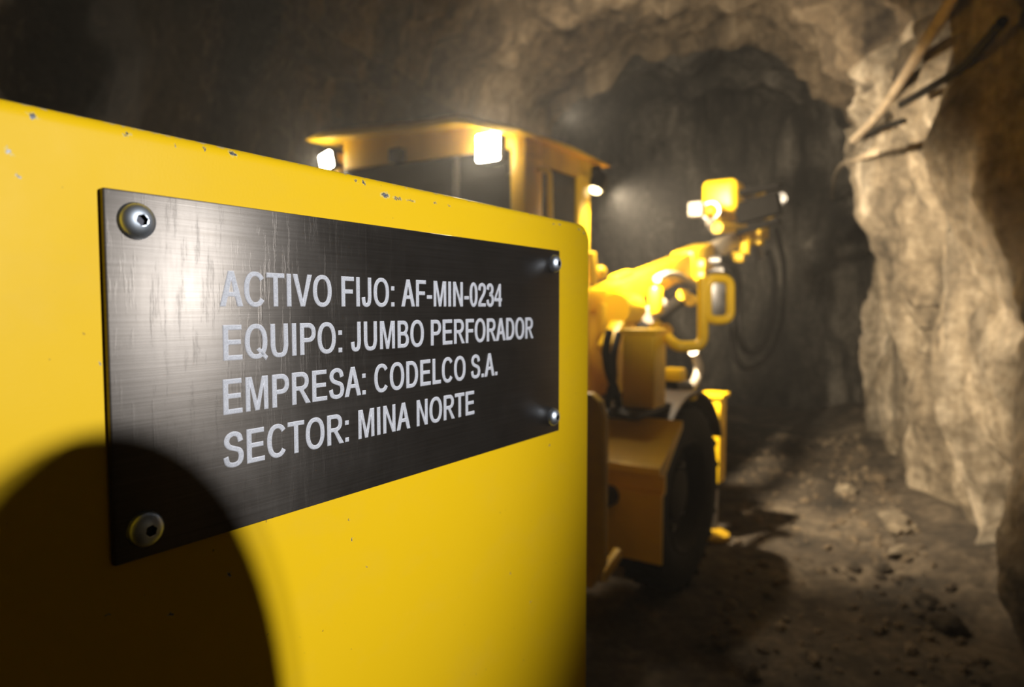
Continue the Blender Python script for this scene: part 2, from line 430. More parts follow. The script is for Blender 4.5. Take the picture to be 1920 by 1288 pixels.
for j in range(nt):
    for i in range(nr): bm.faces.new((g[j][i], g[j][i + 1], g[j + 1][i + 1], g[j + 1][i])).smooth = True
me = bpy.data.meshes.new('floor'); bm.to_mesh(me); bm.free(); me.materials.append(M['dirt'])
fl = bpy.data.objects.new('floor', me); C.objects.link(fl); fl['kind'] = 'structure'

# ------------------------------------------------------------------ yellow housing with the name plate
PV = -D0 - 0.003                           # side of the housing in machine coordinates (right)
HT, U0, U1 = CAMZ + 0.0712, -0.75, 0.5245
hroot = empty('equipment_housing', (N2 * PV)[:], -YAW)
tag(hroot, 'yellow painted steel machine housing in the foreground carrying the engraved metal plate', 'machine housing')
mb = MB()                                   # local: x out of the face, y along, z up
def rrect(y0, y1, z0, z1, r, k=8):
    out = []
    for (cy, cz, a0) in ((y1 - r, z1 - r, 0), (y0 + r, z1 - r, 90), (y0 + r, z0 + r, 180), (y1 - r, z0 + r, 270)):
        for i in range(k + 1):
            a = radians(a0 + 90 * i / k); out.append((cy + r * cos(a), cz + r * sin(a)))
    return out
prev = None
prof = [(0.0, 0.0, 0)]
fil = 0.006
loops = []
for i in range(7):                          # rounded front edge
    a = pi / 2 * i / 6; loops.append((-fil * (1 - cos(a)), fil * (1 - sin(a))))
loops = [(-fil * (1 - sin(pi / 2 * (1 - i / 6))), fil * (1 - cos(pi / 2 * (1 - i / 6)))) for i in range(7)]
rings = []
for x, ins in loops + [(-0.72, 0.0)]:
    rings.append([mb.bm.verts.new((x, y, z)) for y, z in rrect(U0 + ins, U1 - ins, 0.16 + ins, HT - ins, 0.014 - ins * .8)])
mb._f(rings[0]); mb._f(rings[-1][::-1])
for a, b in zip(rings, rings[1:]):
    n = len(a)
    for i in range(n): mb._f((a[i], a[(i + 1) % n], b[(i + 1) % n], b[i]))
mb.build('body_panel', M['housing'], hroot, smooth=50)
for y in (U0 + 0.25, U1 - 0.25):
    MB().box((-0.36, y, 0.075), (0.6, 0.1, 0.19), bevel=0.01).build('skid', M['black'], hroot)

MB().lathe((-0.06, U1 - 0.004, CAMZ - 0.40), (0, 0, 1), [(0, 0), (.03, 0), (.038, .012), (.038, .05), (.03, .075), (.012, .085), (0, .086)], 24).build('rubber_bumper', m_plain('pinkish_grey_rubber', (.22, .17, .15), .7), hroot)
PU0, PU1, PW0, PW1 = 0.1232, 0.4655, -0.1003, 0.0447
mb = MB(); mb.box((0.0015, (PU0 + PU1) / 2, CAMZ + (PW0 + PW1) / 2), (0.003, PU1 - PU0, PW1 - PW0), bevel=0.0009, seg=2)
plate = mb.build('name_plate', M['plate'], hroot, smooth=30)
plate['label'] = 'dark brushed steel name plate with engraved white lettering'

def screw(u, wz, n=40):
    mb = MB(); c = Vector((0.003, u, CAMZ + wz)); ax = Vector((1, 0, 0)); R = 0.0071
    prof = [(R * 1.03, -0.0004), (R * 1.03, 0.0002), (R, 0.0006)]
    for i in range(12):
        a = radians(8 + 62 * i / 11); prof.append((R * cos(a), 0.0006 + 0.0047 * sin(a)))
    mb.lathe(c, ax, prof, n)
    # hexagon socket: ring from round to hex, walls, floor
    top = 0.0006 + 0.0047 * sin(radians(70)); x = ax.orthogonal().normalized(); y = ax.cross(x); rr = R * cos(radians(70))
    def rg(rad, h, hexa): 
        out = []
        for i in range(n):
            a = 2 * pi * i / n; k = 1.0
            if hexa: k = cos(pi / 6) / cos(((a + pi / 6) % (pi / 3)) - pi / 6)
            out.append(mb.bm.verts.new(c + ax * h + (x * cos(a) + y * sin(a)) * rad * k))
        return out
    A = rg(rr, top, False); B = rg(rr * 0.98, top - 0.00005, True); 
    mb.mi = 1; D_ = rg(rr * 0.96, top - 0.0024, True); mb.mi = 0
    for i in range(n): mb._f((A[i], A[(i + 1) % n], B[(i + 1) % n], B[i]))
    mb.mi = 1
    for i in range(n): mb._f((B[i], B[(i + 1) % n], D_[(i + 1) % n], D_[i]))
    mb._f(D_)
    return mb.build('screw', [M['chrome'], M['hole']], plate, smooth=35)
for u, wz in ((0.1352, 0.0333), (0.1350, -0.0885), (0.4560, 0.0338), (0.4545, -0.0876)): screw(u, wz)

# --- lettering: own outlines (cap height 1)
SV, SH = 0.150, 0.125
def ell(cx, cy, rx, ry, a0=0, a1=360, k=40, e=2.25):
    out = []
    for i in range(k + (0 if a1 - a0 == 360 else 1)):
        a = radians(a0 + (a1 - a0) * i / k); c, s_ = cos(a), sin(a)
        out.append((cx + rx * math.copysign(abs(c) ** (2 / e), c), cy + ry * math.copysign(abs(s_) ** (2 / e), s_)))
    return out
def stroke(pts, sv=SV, sh=SH, smooth=True, k=10):
    P = spline([(x, y, 0) for x, y in pts], k) if smooth else [Vector((x, y, 0)) for x, y in pts]
    L, R_ = [], []
    for i, p in enumerate(P):
        d = (P[min(i + 1, len(P) - 1)] - P[max(i - 1, 0)]).normalized(); n = Vector((-d.y, d.x, 0))
        hw = 0.5 * sqrt((sv * n.x) ** 2 + (sh * n.y) ** 2); L.append((p.x + n.x * hw, p.y + n.y * hw)); R_.append((p.x - n.x * hw, p.y - n.y * hw))
    return L + R_[::-1]
def rect(x0, y0, x1, y1): return [(x0, y0), (x1, y0), (x1, y1), (x0, y1)]
def bowl(x, y0, y1, rx, k=18): return ell(x, (y0 + y1) / 2, rx, (y1 - y0) / 2, 90, -90, k)
def ringg(cx, rx): return [ell(cx, .5, rx, .515), ell(cx, .5, rx - SV, .515 - SH)]
X0, X1 = 0.078, 0.078 + SV
G = {
 'A': (.713, [[[(.0, 0), (.272, 1), (.441, 1), (.713, 0), (.545, 0), (.468, .285), (.245, .285), (.168, 0)], [(.276, .402), (.437, .402), (.3565, .80)]]]),
 'C': (.771, [[ell(.405, .5, .355, .515, 38, 322, 44) + ell(.405, .5, .355 - SV, .515 - SH, 322, 38, 44)]]),
 'T': (.653, [[[(.02, 1), (.633, 1), (.633, .87), (.4015, .87), (.4015, 0), (.2515, 0), (.2515, .87), (.02, .87)]]]),
 'I': (.297, [[rect(.074, 0, .074 + SV, 1)]]),
 'V': (.713, [[[(0, 1), (.165, 1), (.357, .19), (.548, 1), (.713, 1), (.436, 0), (.277, 0)]]]),
 'O': (.831, [ringg(.4155, .37)]),
 'Q': (.831, [ringg(.4155, .37), [[(.43, .25), (.52, .31), (.80, .03), (.73, -.07)]]]),
 'F': (.653, [[[(X0, 0), (X0, 1), (.62, 1), (.62, .87), (X1, .87), (X1, .565), (.565, .565), (.565, .44), (X1, .44), (X1, 0)]]]),
 'E': (.713, [[[(X0, 0), (X0, 1), (.65, 1), (.65, .87), (X1, .87), (X1, .575), (.62, .575), (.62, .45), (X1, .45), (X1, .13), (.665, .13), (.665, 0)]]]),
 'L': (.594, [[[(X0, 0), (X0, 1), (X1, 1), (X1, .13), (.565, .13), (.565, 0)]]]),
 'J': (.534, [[stroke([(.385, 1), (.385, .8), (.385, .5), (.385, .30), (.34, .10), (.235, .048), (.13, .10), (.095, .31)])]]),
 ':': (.297, [[rect(.073, 0, .223, .14)], [rect(.073, .585, .223, .725)]]),
 '.': (.297, [[rect(.073, 0, .223, .14)]]),
 '-': (.356, [[rect(.035, .30, .32, .425)]]),
 'M': (.89, [[[(.075, 0), (.075, 1), (.27, 1), (.445, .24), (.62, 1), (.815, 1), (.815, 0), (.68, 0), (.68, .80), (.51, 0), (.38, 0), (.21, .80), (.21, 0)]]]),
 'N': (.771, [[[(.08, 0), (.08, 1), (.24, 1), (.55, .24), (.55, 1), (.691, 1), (.691, 0), (.535, 0), (.221, .76), (.221, 0)]]]),
 'U': (.771, [[stroke([(.155, 1), (.155, .8), (.155, .5), (.16, .30), (.23, .095), (.3855, .047), (.541, .095), (.611, .30), (.616, .5), (.616, .8), (.616, 1)])]]),
 'P': (.713, [[[(X0, 0), (X0, 1)] + bowl(.39, .40, 1, .285) + [(X1, .40), (X1, 0)], [(X1, .87)] + bowl(.38, .525, .87, .15) + [(X1, .525)]]]),
 'R': (.771, [[[(X0, 0), (X0, 1)] + bowl(.42, .43, 1, .285)[:-2] + [(.50, .42), (.765, 0), (.585, 0), (.40, .35), (.34, .43), (X1, .43), (X1, 0)], [(X1, .87)] + bowl(.41, .55, .87, .15) + [(X1, .55)]]]),
 'B': (.713, [[[(X0, 0), (X0, 1)] + bowl(.36, .50, 1, .265)[:-4] + bowl(.37, 0, .56, .295)[4:], [(X1, .875)] + bowl(.355, .58, .875, .13, 12) + [(X1, .58)], [(X1, .46)] + bowl(.365, .125, .46, .155, 12) + [(X1, .125)]]]),
 'D': (.771, [[[(X0, 0), (X0, 1)] + bowl(.34, 0, 1, .37, 24), [(X1, .87)] + bowl(.335, .13, .87, .225, 24) + [(X1, .13)]]]),
 'S': (.713, [[stroke([(.585, .715), (.53, .885), (.365, .952), (.20, .885), (.145, .735), (.215, .60), (.37, .525), (.545, .445), (.60, .28), (.535, .105), (.36, .048), (.175, .11), (.115, .30)])]]),
 '0': (.594, [ringg(.297, .262)]),
 '2': (.594, [[stroke([(.105, .70), (.15, .88), (.30, .947), (.455, .88), (.485, .71), (.42, .54), (.28, .37), (.15, .20), (.105, .05)])], [rect(.045, 0, .55, .125)]]),
 '3': (.594, [[stroke([(.115, .74), (.16, .895), (.295, .947), (.42, .88), (.45, .735), (.40, .60), (.26, .535)])], [stroke([(.26, .53), (.42, .46), (.485, .29), (.43, .105), (.29, .047), (.15, .105), (.10, .28)])]]),
 '4': (.594, [[[(.355, 0), (.355, .235), (.02, .235), (.02, .36), (.37, 1), (.495, 1), (.495, .36), (.575, .36), (.575, .235), (.495, .235), (.495, 0)], [(.355, .36), (.355, .80), (.13, .36)]]]),
}
def lettering(text, u0, base, width, cap=0.01545):
    adv = sum(G[c][0] if c != ' ' else .297 for c in text)
    k = width / (adv * cap); x = 0; curves = []
    bmT = bmesh.new()
    for c in text:
        if c == ' ': x += .297; continue
        for piece in G[c][1]:
            cu = bpy.data.curves.new('t', 'CURVE'); cu.dimensions = '2D'; cu.fill_mode = 'BOTH'
            for contour in piece:
                # drop repeated points
                pts = []
                for p in contour:
                    if not pts or math.dist(p, pts[-1]) > 1e-4: pts.append(p)
                if math.dist(pts[0], pts[-1]) < 1e-4: pts.pop()
                s_ = cu.splines.new('POLY'); s_.points.add(len(pts) - 1); s_.use_cyclic_u = True
                for q, (px, py) in zip(s_.points, pts): q.co = ((px + x) * cap * k, py * cap, 0, 1)
            cu.extrude = 0.0001; cu.bevel_depth = 0.00034; cu.bevel_resolution = 0; cu.offset = -0.00024
            ob = bpy.data.objects.new('t', cu)
            me = bpy.data.meshes.new_from_object(ob)
            bmT.from_mesh(me); bpy.data.meshes.remove(me); bpy.data.objects.remove(ob); bpy.data.curves.remove(cu)
        x += G[c][0]
    for f in bmT.faces: f.material_index = 0 if abs(f.normal.z) > 0.98 else 1; f.smooth = False
    me = bpy.data.meshes.new('lettering')
    T = Matrix(((0, 0, 1, 0.00302), (1, 0, 0, u0), (0, 1, 0, CAMZ + base), (0, 0, 0, 1)))
    bmesh.ops.transform(bmT, matrix=T, verts=bmT.verts[:]); bmT.to_mesh(me); bmT.free()
    me.materials.append(M['ink']); me.materials.append(M['inkrim'])
    o = bpy.data.objects.new('lettering', me); C.objects.link(o); o.parent = plate
    return o
lettering('ACTIVO FIJO: AF-MIN-0234', 0.1697, 0.0002, 0.2146)
lettering('EQUIPO: JUMBO PERFORADOR', 0.1696, -0.0236, 0.2560)
lettering('EMPRESA: CODELCO S.A.', 0.1690, -0.0475, 0.2105)
lettering('SECTOR: MINA NORTE', 0.1690, -0.0713, 0.1835)

# ------------------------------------------------------------------ drilling machine
JO = Vector((-2.0, 4.4, 0.0))               # base of the machine, (right, forward, up)
jr = empty('drilling_jumbo', (N2 * JO.x + A2 * JO.y)[:], -YAW)
tag(jr, 'yellow underground drilling machine with cab, lit roof lamps and long boom, behind the plate', 'drilling machine')
def part(mb, name, mat, parent=None, **kw):
    return mb.build(name, mat, parent or jr, JO, **kw)

# cab: x right (v), y forward (u)
CV0, CV1, CU0, CU1 = -3.50, -1.95, 3.02, 3.77
rz = lambda v: 2.655 + 0.105 * sstep(CV1, -2.37, v) + 0.07 * sstep(-2.3, -3.6, v)
mb = MB(); rows = []
nvv = 20
for i in range(nvv + 1):
    v = -3.56 + (-1.90 + 3.56) * i / nvv
    e = min(1, min(i, nvv - i) / 2.0)
    top = rz(v) - 0.05 * (1 - e) ** 2; bot = rz(v) - 0.055
    prof = [(2.90, bot), (2.885, (top + bot) / 2), (2.91, top - 0.006), (2.97, top), (3.45, top + 0.02), (3.88, top), (3.95, top - 0.012), (3.96, bot)]
    rows.append([mb.bm.verts.new((v, u, z)) for u, z in prof])
for a, b in zip(rows, rows[1:]):
    n = len(a)
    for i in range(n): mb._f((a[i], a[(i + 1) % n], b[(i + 1) % n], b[i]))
mb._f(rows[0]); mb._f(rows[-1][::-1])
part(mb, 'roof', M['yellow'], smooth=35)
mb = MB(); mb.box(((CV0 + CV1) / 2, (CU0 + CU1) / 2, 2.60), (CV1 - CV0 - 0.06, CU1 - CU0 - 0.06, 0.02)).build('headliner', M['black'], jr, JO)
# header band under the roof, all four sides
mb = MB()
def strip(pts, z0, z1f, th):
    for p, q in zip(pts, pts[1:]):
        pass
N = 14
for i in range(N):
    va, vb = CV0 + 0.15 + (CV1 - CV0 - 0.15) * i / N, CV0 + 0.15 + (CV1 - CV0 - 0.15) * (i + 1) / N
    mb.prism([(va, 2.55 + 0.04 * (CV1 - va) / 1.5), (vb, 2.55 + 0.04 * (CV1 - vb) / 1.5), (vb, rz(vb) - 0.045), (va, rz(va) - 0.045)], 0.05, Matrix(((1, 0, 0, 0), (0, 0, 1, CU0), (0, 1, 0, 0), (0, 0, 0, 1))))
part(mb, 'header_panel', M['yellow'])
mb = MB(); mb.box((CV1 - 0.025, 3.40, 2.565), (0.05, 0.76, 0.12)); mb.box((CV1 - 0.024, 3.40, 2.50), (0.04, 0.74, 0.03)); part(mb, 'side_header', M['amber'])
def post(v, u, sv, su, z0=1.2, z1=2.62): return part(MB().box((v, u, (z0 + z1) / 2), (sv, su, z1 - z0), bevel=0.012), 'post', M['yellow'])
post(CV1 - 0.05, CU0 + 0.09, 0.10, 0.18); post(CV1 - 0.045, CU1 - 0.075, 0.09, 0.15); post(CV0 + 0.05, CU0 + 0.06, 0.1, 0.12, z1=2.7); post(CV0 + 0.05, CU1 - 0.06, 0.1, 0.12, z1=2.7)
part(MB().box(((CV0 + CV1) / 2, (CU0 + CU1) / 2, 1.42), (CV1 - CV0, CU1 - CU0, 0.64), bevel=0.02), 'cab_body', M['yellow'])
part(MB().box(((CV0 + CV1) / 2 - .02, CU0 + 0.03, 2.15), (CV1 - CV0 - 0.26, 0.012, 0.86)), 'windscreen', M['glass'])
part(MB().box((CV1 - 0.03, 3.41, 2.12), (0.012, 0.42, 0.78)), 'side_window', M['glass'])
part(MB().box(((CV0 + CV1) / 2 - .02, CU1 - 0.03, 2.15), (CV1 - CV0 - 0.26, 0.012, 0.86)), 'rear_window', M['glass'])
p = mj(853, 330, u=CU0)
part(MB().box((p.x, CU0 + 0.012, 2.15), (0.035, 0.02, 0.82), bevel=0.005), 'windscreen_bar', M['steel'])
# seat inside
mb = MB().box((-2.75, 3.45, 1.98), (0.45, 0.12, 0.6), bevel=0.05); mb.box((-2.75, 3.42, 2.34), (0.26, 0.1, 0.18), bevel=0.04); part(mb, 'seat', M['black'])
# grab rail on the side
pts = [mj(1006, 318, v=CV1 + 0.02), mj(1030, 319, v=CV1 + 0.06), mj(1031, 400, v=CV1 + 0.06)]
pts.append(Vector((pts[-1].x, pts[-1].y, 1.65))); pts.append(Vector((CV1, pts[-1].y, 1.65)))
part(MB().tube(fillet(pts, 0.05), 0.017), 'grab_rail', M['yellow'])
# small dark sensor box on the header
p = mj(745, 292, u=CU0 - 0.03)
part(MB().box(p, (0.09, 0.07, 0.085), bevel=0.012), 'camera_box', M['black'])

def roof_lamp(px, py, u, size, tilt=0.0, power=60, aim=(0.35, -1, -0.35)):
    p = mj(px, py, u=u); s = size
    R = Matrix.Rotation(tilt, 3, 'Y')
    mb = MB().box(p + Vector((0, 0.05, 0)), (s * 1.08, 0.09, s * 1.08), R, bevel=s * 0.16)
    mb.cyl(p + Vector((0, 0.06, s * .45)), p + Vector((0, 0.06, s * .8)), 0.012)
    h = part(mb, 'work_lamp', M['black']); h['label'] = 'lit square work lamp'
    ln = part(MB().box(p + Vector((0, -0.001, 0)), (s, 0.024, s), R, bevel=s * 0.011 if s < .1 else 0.011), 'lens', M['lens'], h)
    loc = N2 * p.x + A2 * (p.y - 0.06) + Vector((0, 0, p.z)); a = Vector(aim)
    d = N2 * a.x + A2 * a.y + Vector((0, 0, a.z))
    spot('roof_lamp_light', loc, loc + d, power, 160, 0.9, 0.05, (1.0, 0.88, 0.69))
roof_lamp(915, 276, 2.97, 0.148, 0.0, 100)
roof_lamp(612, 302, 2.97, 0.105, -0.25, 32)
# side lamp hanging under the roof
p = mj(1120, 343, y=4.25)
ax = Vector((-0.12, -0.40, -0.9)).normalized()
mb = MB().lathe(p - ax * 0.07, ax, [(0, 0), (0.035, 0.002), (0.052, 0.03), (0.054, 0.115), (0.045, 0.12), (0, 0.121)], 28)
mb.box(p + Vector((-0.03, 0.0, 0.085)), (0.1, 0.03, 0.05), bevel=0.006)
h = part(mb, 'side_lamp', M['black']); h['label'] = 'black round side lamp with warm lit lens'
part(MB().lathe(p + ax * 0.045, ax, [(0.042, 0), (0.04, 0.012), (0.028, 0.02), (0, 0.024)], 28), 'lens', M['lens2'], h)
pl = N2 * p.x + A2 * p.y + Vector((0, 0, p.z)); pl = pl + (N2 * 0.10 + A2 * 0.02 + Vector((0, 0, -0.06)))
tgt = TR * 0.9 + TT * 7.3 + Vector((0, 0, 1.15))
spot('side_lamp_light', pl, tgt, 1500, 122, 0.9, 0.045, (1.0, 0.83, 0.6))
spot('side_lamp_downlight', pl, pl + N2 * 0.35 + A2 * -0.1 + Vector((0, 0, -1)), 75, 150, 0.8, 0.045, (1.0, 0.83, 0.6))

# chassis
part(MB().box((-2.65, 4.6, 0.86), (1.1, 2.9, 0.5), bevel=0.03), 'chassis', M['amber'])
# rear apron just behind the right wheel: sloped deck, lip, lower face
uu = 3.02
prf = [(3.33, 1.11), (3.04, 0.935), (3.02, 0.92), (3.02, 0.885), (3.08, 0.87), (3.08, 0.80), (3.045, 0.78), (3.045, 0.44), (3.07, 0.44), (3.07, 0.77), (3.105, 0.79), (3.105, 0.88), (3.33, 1.07)]
mb = MB().prism(prf, 0.86, Matrix(((0, 0, 1, -2.04), (1, 0, 0, 0), (0, 1, 0, 0), (0, 0, 0, 1))))
part(mb, 'rear_apron', M['yellow'])
p = mj(1140, 930, u=3.02); part(MB().cyl(p + Vector((0, 0.03, 0)), p + Vector((0, -0.05, 0)), 0.05), 'reflector_boss', M['black'])
part(MB().box((-1.62, 3.4, 1.135), (0.52, 0.5, 0.035), bevel=0.006), 'bracket_plate', M['black'])
# tool box pillar
x0, y0 = mj(1165, 650, u=3.35).x, 3.35; x1 = mj(1226, 650, u=3.35).x; y1 = mj(1251, 650, v=x1).y
mb = MB().box(((x0 + x1) / 2, (y0 + y1) / 2, 1.35), (x1 - x0, y1 - y0, 0.41), bevel=0.02)
mb.box(((x0 + x1) / 2, (y0 + y1) / 2, 1.565), (x1 - x0 + 0.012, y1 - y0 + 0.012, 0.03), bevel=0.012)
part(mb, 'tool_box', M['yellow'])
# guard plate at the near corner, rounded top
mb = MB(); gu = 2.35
gx = mj(1131, 900, u=gu).x; ztop = mj(1105, 738, u=gu).z; zbot = mj(1105, 1105, u=gu).z
poly = [(gx - 0.5, zbot + .1), (gx - 0.055, zbot), (gx, zbot + 0.10), (gx, ztop - 0.10), (gx - 0.02, ztop - 0.035), (gx - 0.06, ztop), (gx - 0.5, ztop)]
mb.prism(poly, 0.05, Matrix(((1, 0, 0, 0), (0, 0, 1, gu), (0, 1, 0, 0), (0, 0, 0, 1))), bevel=0.006)
part(mb, 'guard_plate', M['amber'])
part(MB().beam((gx - 0.3, gu + 0.03, 0.85), (gx - 0.55, 3.15, 0.85), 0.14, 0.2, 0.01), 'guard_arm', M['amber'])
p, q = mj(1128, 1082, u=2.6), mj(1160, 1035, u=2.75)
part(MB().beam(p, q, 0.035, 0.05, 0.006), 'step', M['amber'])
part(MB().beam(Vector((gx - .06, gu + .02, 0.66)), p, 0.03, 0.04), 'step_bracket', M['amber'])

# wheels
def wheel(v, u, R=0.555, W=0.28):
    root = empty('wheel', Vector((v, u, R)) - JO); root.parent = jr
    sgn = 1 if v > -2.5 else -1
    ax = Vector((1, 0, 0)) * sgn
    prof = [(R * .62, -W * .42), (R * .72, -W * .5), (R * .9, -W * .5), (R * .975, -W * .43), (R * .985, 0), (R * .975, W * .43), (R * .9, W * .5), (R * .72, W * .5), (R * .62, W * .42)]
    mb = MB().lathe((0, 0, 0), ax, prof, 64)
    for i in range(22):
        a = 2 * pi * i / 22
        for s in (-1, 1):
            aa = a + (pi / 22 if s > 0 else 0); rad = Vector((0, cos(aa), sin(aa)))
            mt = Matrix.Rotation(aa, 3, 'X') @ Matrix.Rotation(0.35 * s, 3, 'Y')
            Rm = Matrix((Vector((1, 0, 0)), Vector((0, -sin(aa), cos(aa))), rad)).transposed() @ Matrix.Rotation(0.4 * s, 3, 'Z')
            mb.box(rad * (R * .985) + Vector((s * W * .25, 0, 0)), (W * .46, 0.055, 0.035), Rm, bevel=0.006, seg=1)
    t = mb.build('tyre', M['rubber'], root)
    mb = MB().lathe((0, 0, 0), ax, [(R * .63, W * .40), (R * .60, W * .44), (R * .56, W * .36), (R * .52, W * .05), (R * .3, W * .02), (R * .27, W * .22), (R * .18, W * .28), (0, W * .28)], 48)
    mb.lathe((0, 0, 0), ax, [(R * .63, -W * .40), (R * .5, -W * .3), (0, -W * .3)], 48)
    rim = mb.build('rim', M['darkrim'], root)
    for i in range(8):
        a = 2 * pi * i / 8; c = Vector((0, cos(a), sin(a))) * R * .38
        MB().cyl(c + ax * W * .02, c + ax * W * .12, 0.02, n=6).build('wheel_nut', M['steel'], rim)
    return root
wheel(-1.46, 3.90); wheel(-3.55, 3.90); wheel(-2.25, 5.85); wheel(-3.50, 5.85)
# axle stubs
part(MB().cyl((-3.5, 3.9, .555), (-1.5, 3.9, .555), 0.09), 'axle', M['black']); part(MB().cyl((-3.5, 5.85, .555), (-2.3, 5.85, .555), 0.09), 'axle', M['black'])
# mudguard over the wheel
mb = MB(); R1 = 0.62; ro = []
for i in range(25):
    a = radians(158 - 132 * i / 24); u_, z_ = 3.90 + R1 * cos(a), 0.555 + R1 * sin(a)
    ro.append([mb.bm.verts.new(q) for q in ((-1.64, u_, z_), (-1.31, u_, z_), (-1.31, 3.9 + (R1 + .018) * cos(a), .555 + (R1 + .018) * sin(a)), (-1.64, 3.9 + (R1 + .018) * cos(a), .555 + (R1 + .018) * sin(a)))])
for a, b in zip(ro, ro[1:]):
    for i in range(4): mb._f((a[i], a[(i + 1) % 4], b[(i + 1) % 4], b[i]))
mb._f(ro[0]); mb._f(ro[-1][::-1])
part(mb, 'mudguard', M['guard'])
part(MB().beam((-1.9, 3.86, 1.12), (-1.5, 3.86, 1.19), 0.05, 0.03), 'mudguard_stay', M['black'])
# stabiliser jack ahead of the wheel
p = mj(1338, 740, y=4.85); top = p.z; 
mb = MB().box((p.x, p.y, (top + .42) / 2), (0.15, 0.15, top - .42), bevel=0.012); mb.box((p.x, p.y, top), (0.19, 0.19, 0.035), bevel=0.01)
mb.box((p.x - .3, p.y, .85), (0.5, 0.12, 0.14), bevel=0.01)
part(mb, 'stabiliser_jack', M['yellow'])
mb = MB().cyl((p.x, p.y, .45), (p.x, p.y, .06), 0.045); part(mb, 'jack_ram', M['steel'])
mb = MB().lathe((p.x, p.y, 0), (0, 0, 1), [(0, .0), (.13, .0), (.13, .03), (.06, .07), (0, .07)], 28); part(mb, 'jack_foot', M['amber'])

# boom
BV = -2.0
p0, p1 = mj(1118, 570, v=BV), mj(1318, 480, v=BV)
bd = (p1 - p0).normalized()
mb = MB().beam(p0, p1, 0.17, 0.20, 0.025)
boom = part(mb, 'boom', M['yellow'])
mb = MB(); c = p1 - bd * 0.18; mb.beam(p1 - bd * 0.55, p1 + bd * 0.02, 0.20, 0.235, 0.02); part(mb, 'boom_collar', M['yellow'])
c = mj(1165, 512, v=BV); part(MB().beam(c - bd * .13 - Vector((0, 0, .03)), c + bd * .13 - Vector((0, 0, .03)), 0.09, 0.07, 0.02), 'hose_clamp', M['yellow'])
p2 = mj(1390, 443, v=BV)
part(MB().beam(p1, p2, 0.115, 0.16, 0.02), 'inner_boom', M['dullsteel'])
# yellow clamp bracket at the end: top bar and down leg
c = p2 - bd * 0.1
mb = MB()
q0, q1, q2 = mj(1345, 427, v=BV + .12), mj(1398, 427, v=BV + .12), mj(1396, 478, v=BV + .12)
mb.tube(fillet([q0, q1, q2], 0.09), 0.048)
part(mb, 'boom_end_bracket', M['yellow'])
q = mj(1384, 482, v=BV + .1); part(MB().lathe(q - Vector((.06, 0, 0)), (1, 0, 0), [(0, 0), (.05, 0), (.055, .02), (.055, .1), (.05, .12), (0, .12)], 24), 'pivot_pin', M['amber'])
# drill head: rounded motor block, hub cylinder, lamp
hz = mj(1356, 372, v=BV)
mb = MB().box(mj(1356, 370, v=BV), (0.34, 0.34, 0.31), bevel=0.06, seg=4)
part(mb, 'rotary_head', M['yellow'])
part(MB().box(mj(1358, 345, v=BV), (0.25, 0.25, 0.05), bevel=0.02), 'head_cap', M['dullsteel'])
c = mj(1372, 400, v=BV - .05)
part(MB().cyl(c - Vector((.22, .0, 0.02)), c + Vector((.16, .0, .03)), 0.098), 'head_motor', M['yellow'])
c = mj(1331, 396, v=BV)
hl = part(MB().lathe(c + Vector((0, .1, 0)), (0.1, -1, 0), [(0, 0), (.05, 0), (.08, .06), (.085, .12), (0.075, .12), (.07, .1), (0, .1)], 28), 'head_lamp', M['steel'])
part(MB().lathe(c + Vector((.01, -.01, 0)), (0.1, -1, 0), [(.068, 0), (.05, .02), (0, .028)], 24), 'lens', M['yellow'], hl)
c = mj(1306, 393, v=BV); part(MB().box(c, (0.13, 0.12, 0.13), bevel=0.02), 'valve_block', M['dullsteel'])
part(MB().beam(mj(1330, 415, v=BV), mj(1342, 433, v=BV), 0.06, 0.06), 'head_link', M['dullsteel'])
# feed beam beyond the head
f0, f1 = mj(1383, 402, v=BV + .15), mj(1462, 380, v=BV + .55)
mb = MB().beam(f0, f1, 0.13, 0.2, 0.015); mb.beam(f0 + Vector((0, 0, .2)), f1 + Vector((0, 0, .16)), 0.1, 0.05); mb.beam(f0 + Vector((0, 0, -.18)), f1 + Vector((0, 0, -.16)), 0.08, 0.05)
feed = part(mb, 'feed_beam', M['grime'])
for (px, py, s) in ((1427, 363, .09), (1434, 385, .14), (1444, 405, .10)):
    part(MB().box(mj(px, py, v=BV + .10), (s, s, s * 1.3), Matrix.Rotation(.3, 3, 'Y'), bevel=.015), 'feed_bracket', M['amber'])
mb = MB().box(mj(1412, 446, v=BV + .1), (.2, .2, .16), bevel=.015); mb.box(mj(1428, 436, v=BV + .1), (.12, .2, .15), bevel=.015); part(mb, 'feed_cradle', M['yellow'])
part(MB().cyl(mj(1420, 455, v=BV + .1), mj(1426, 482, v=BV + .1), .045), 'cradle_ram', M['steel'])
for (px, py) in ((1396, 365), (1402, 388), (1390, 360)):
    c = mj(px, py, v=BV + .02); part(MB().cyl(c, c + Vector((.08, .06, 0)), .05), 'hydraulic_fitting', M['steel'])
c = mj(1463, 373, v=BV + .25)
hl = part(MB().lathe(c + Vector((0, .09, 0)), (0, -1, 0), [(0, 0), (.04, 0), (.065, .05), (.068, .09), (0, .09)], 28), 'feed_lamp', M['steel'])
part(MB().lathe(c, (0, -1, 0), [(.06, 0), (.045, .018), (0, .025)], 24), 'lens', m_plain('pale_lens', (.75, .73, .7), .25), hl)
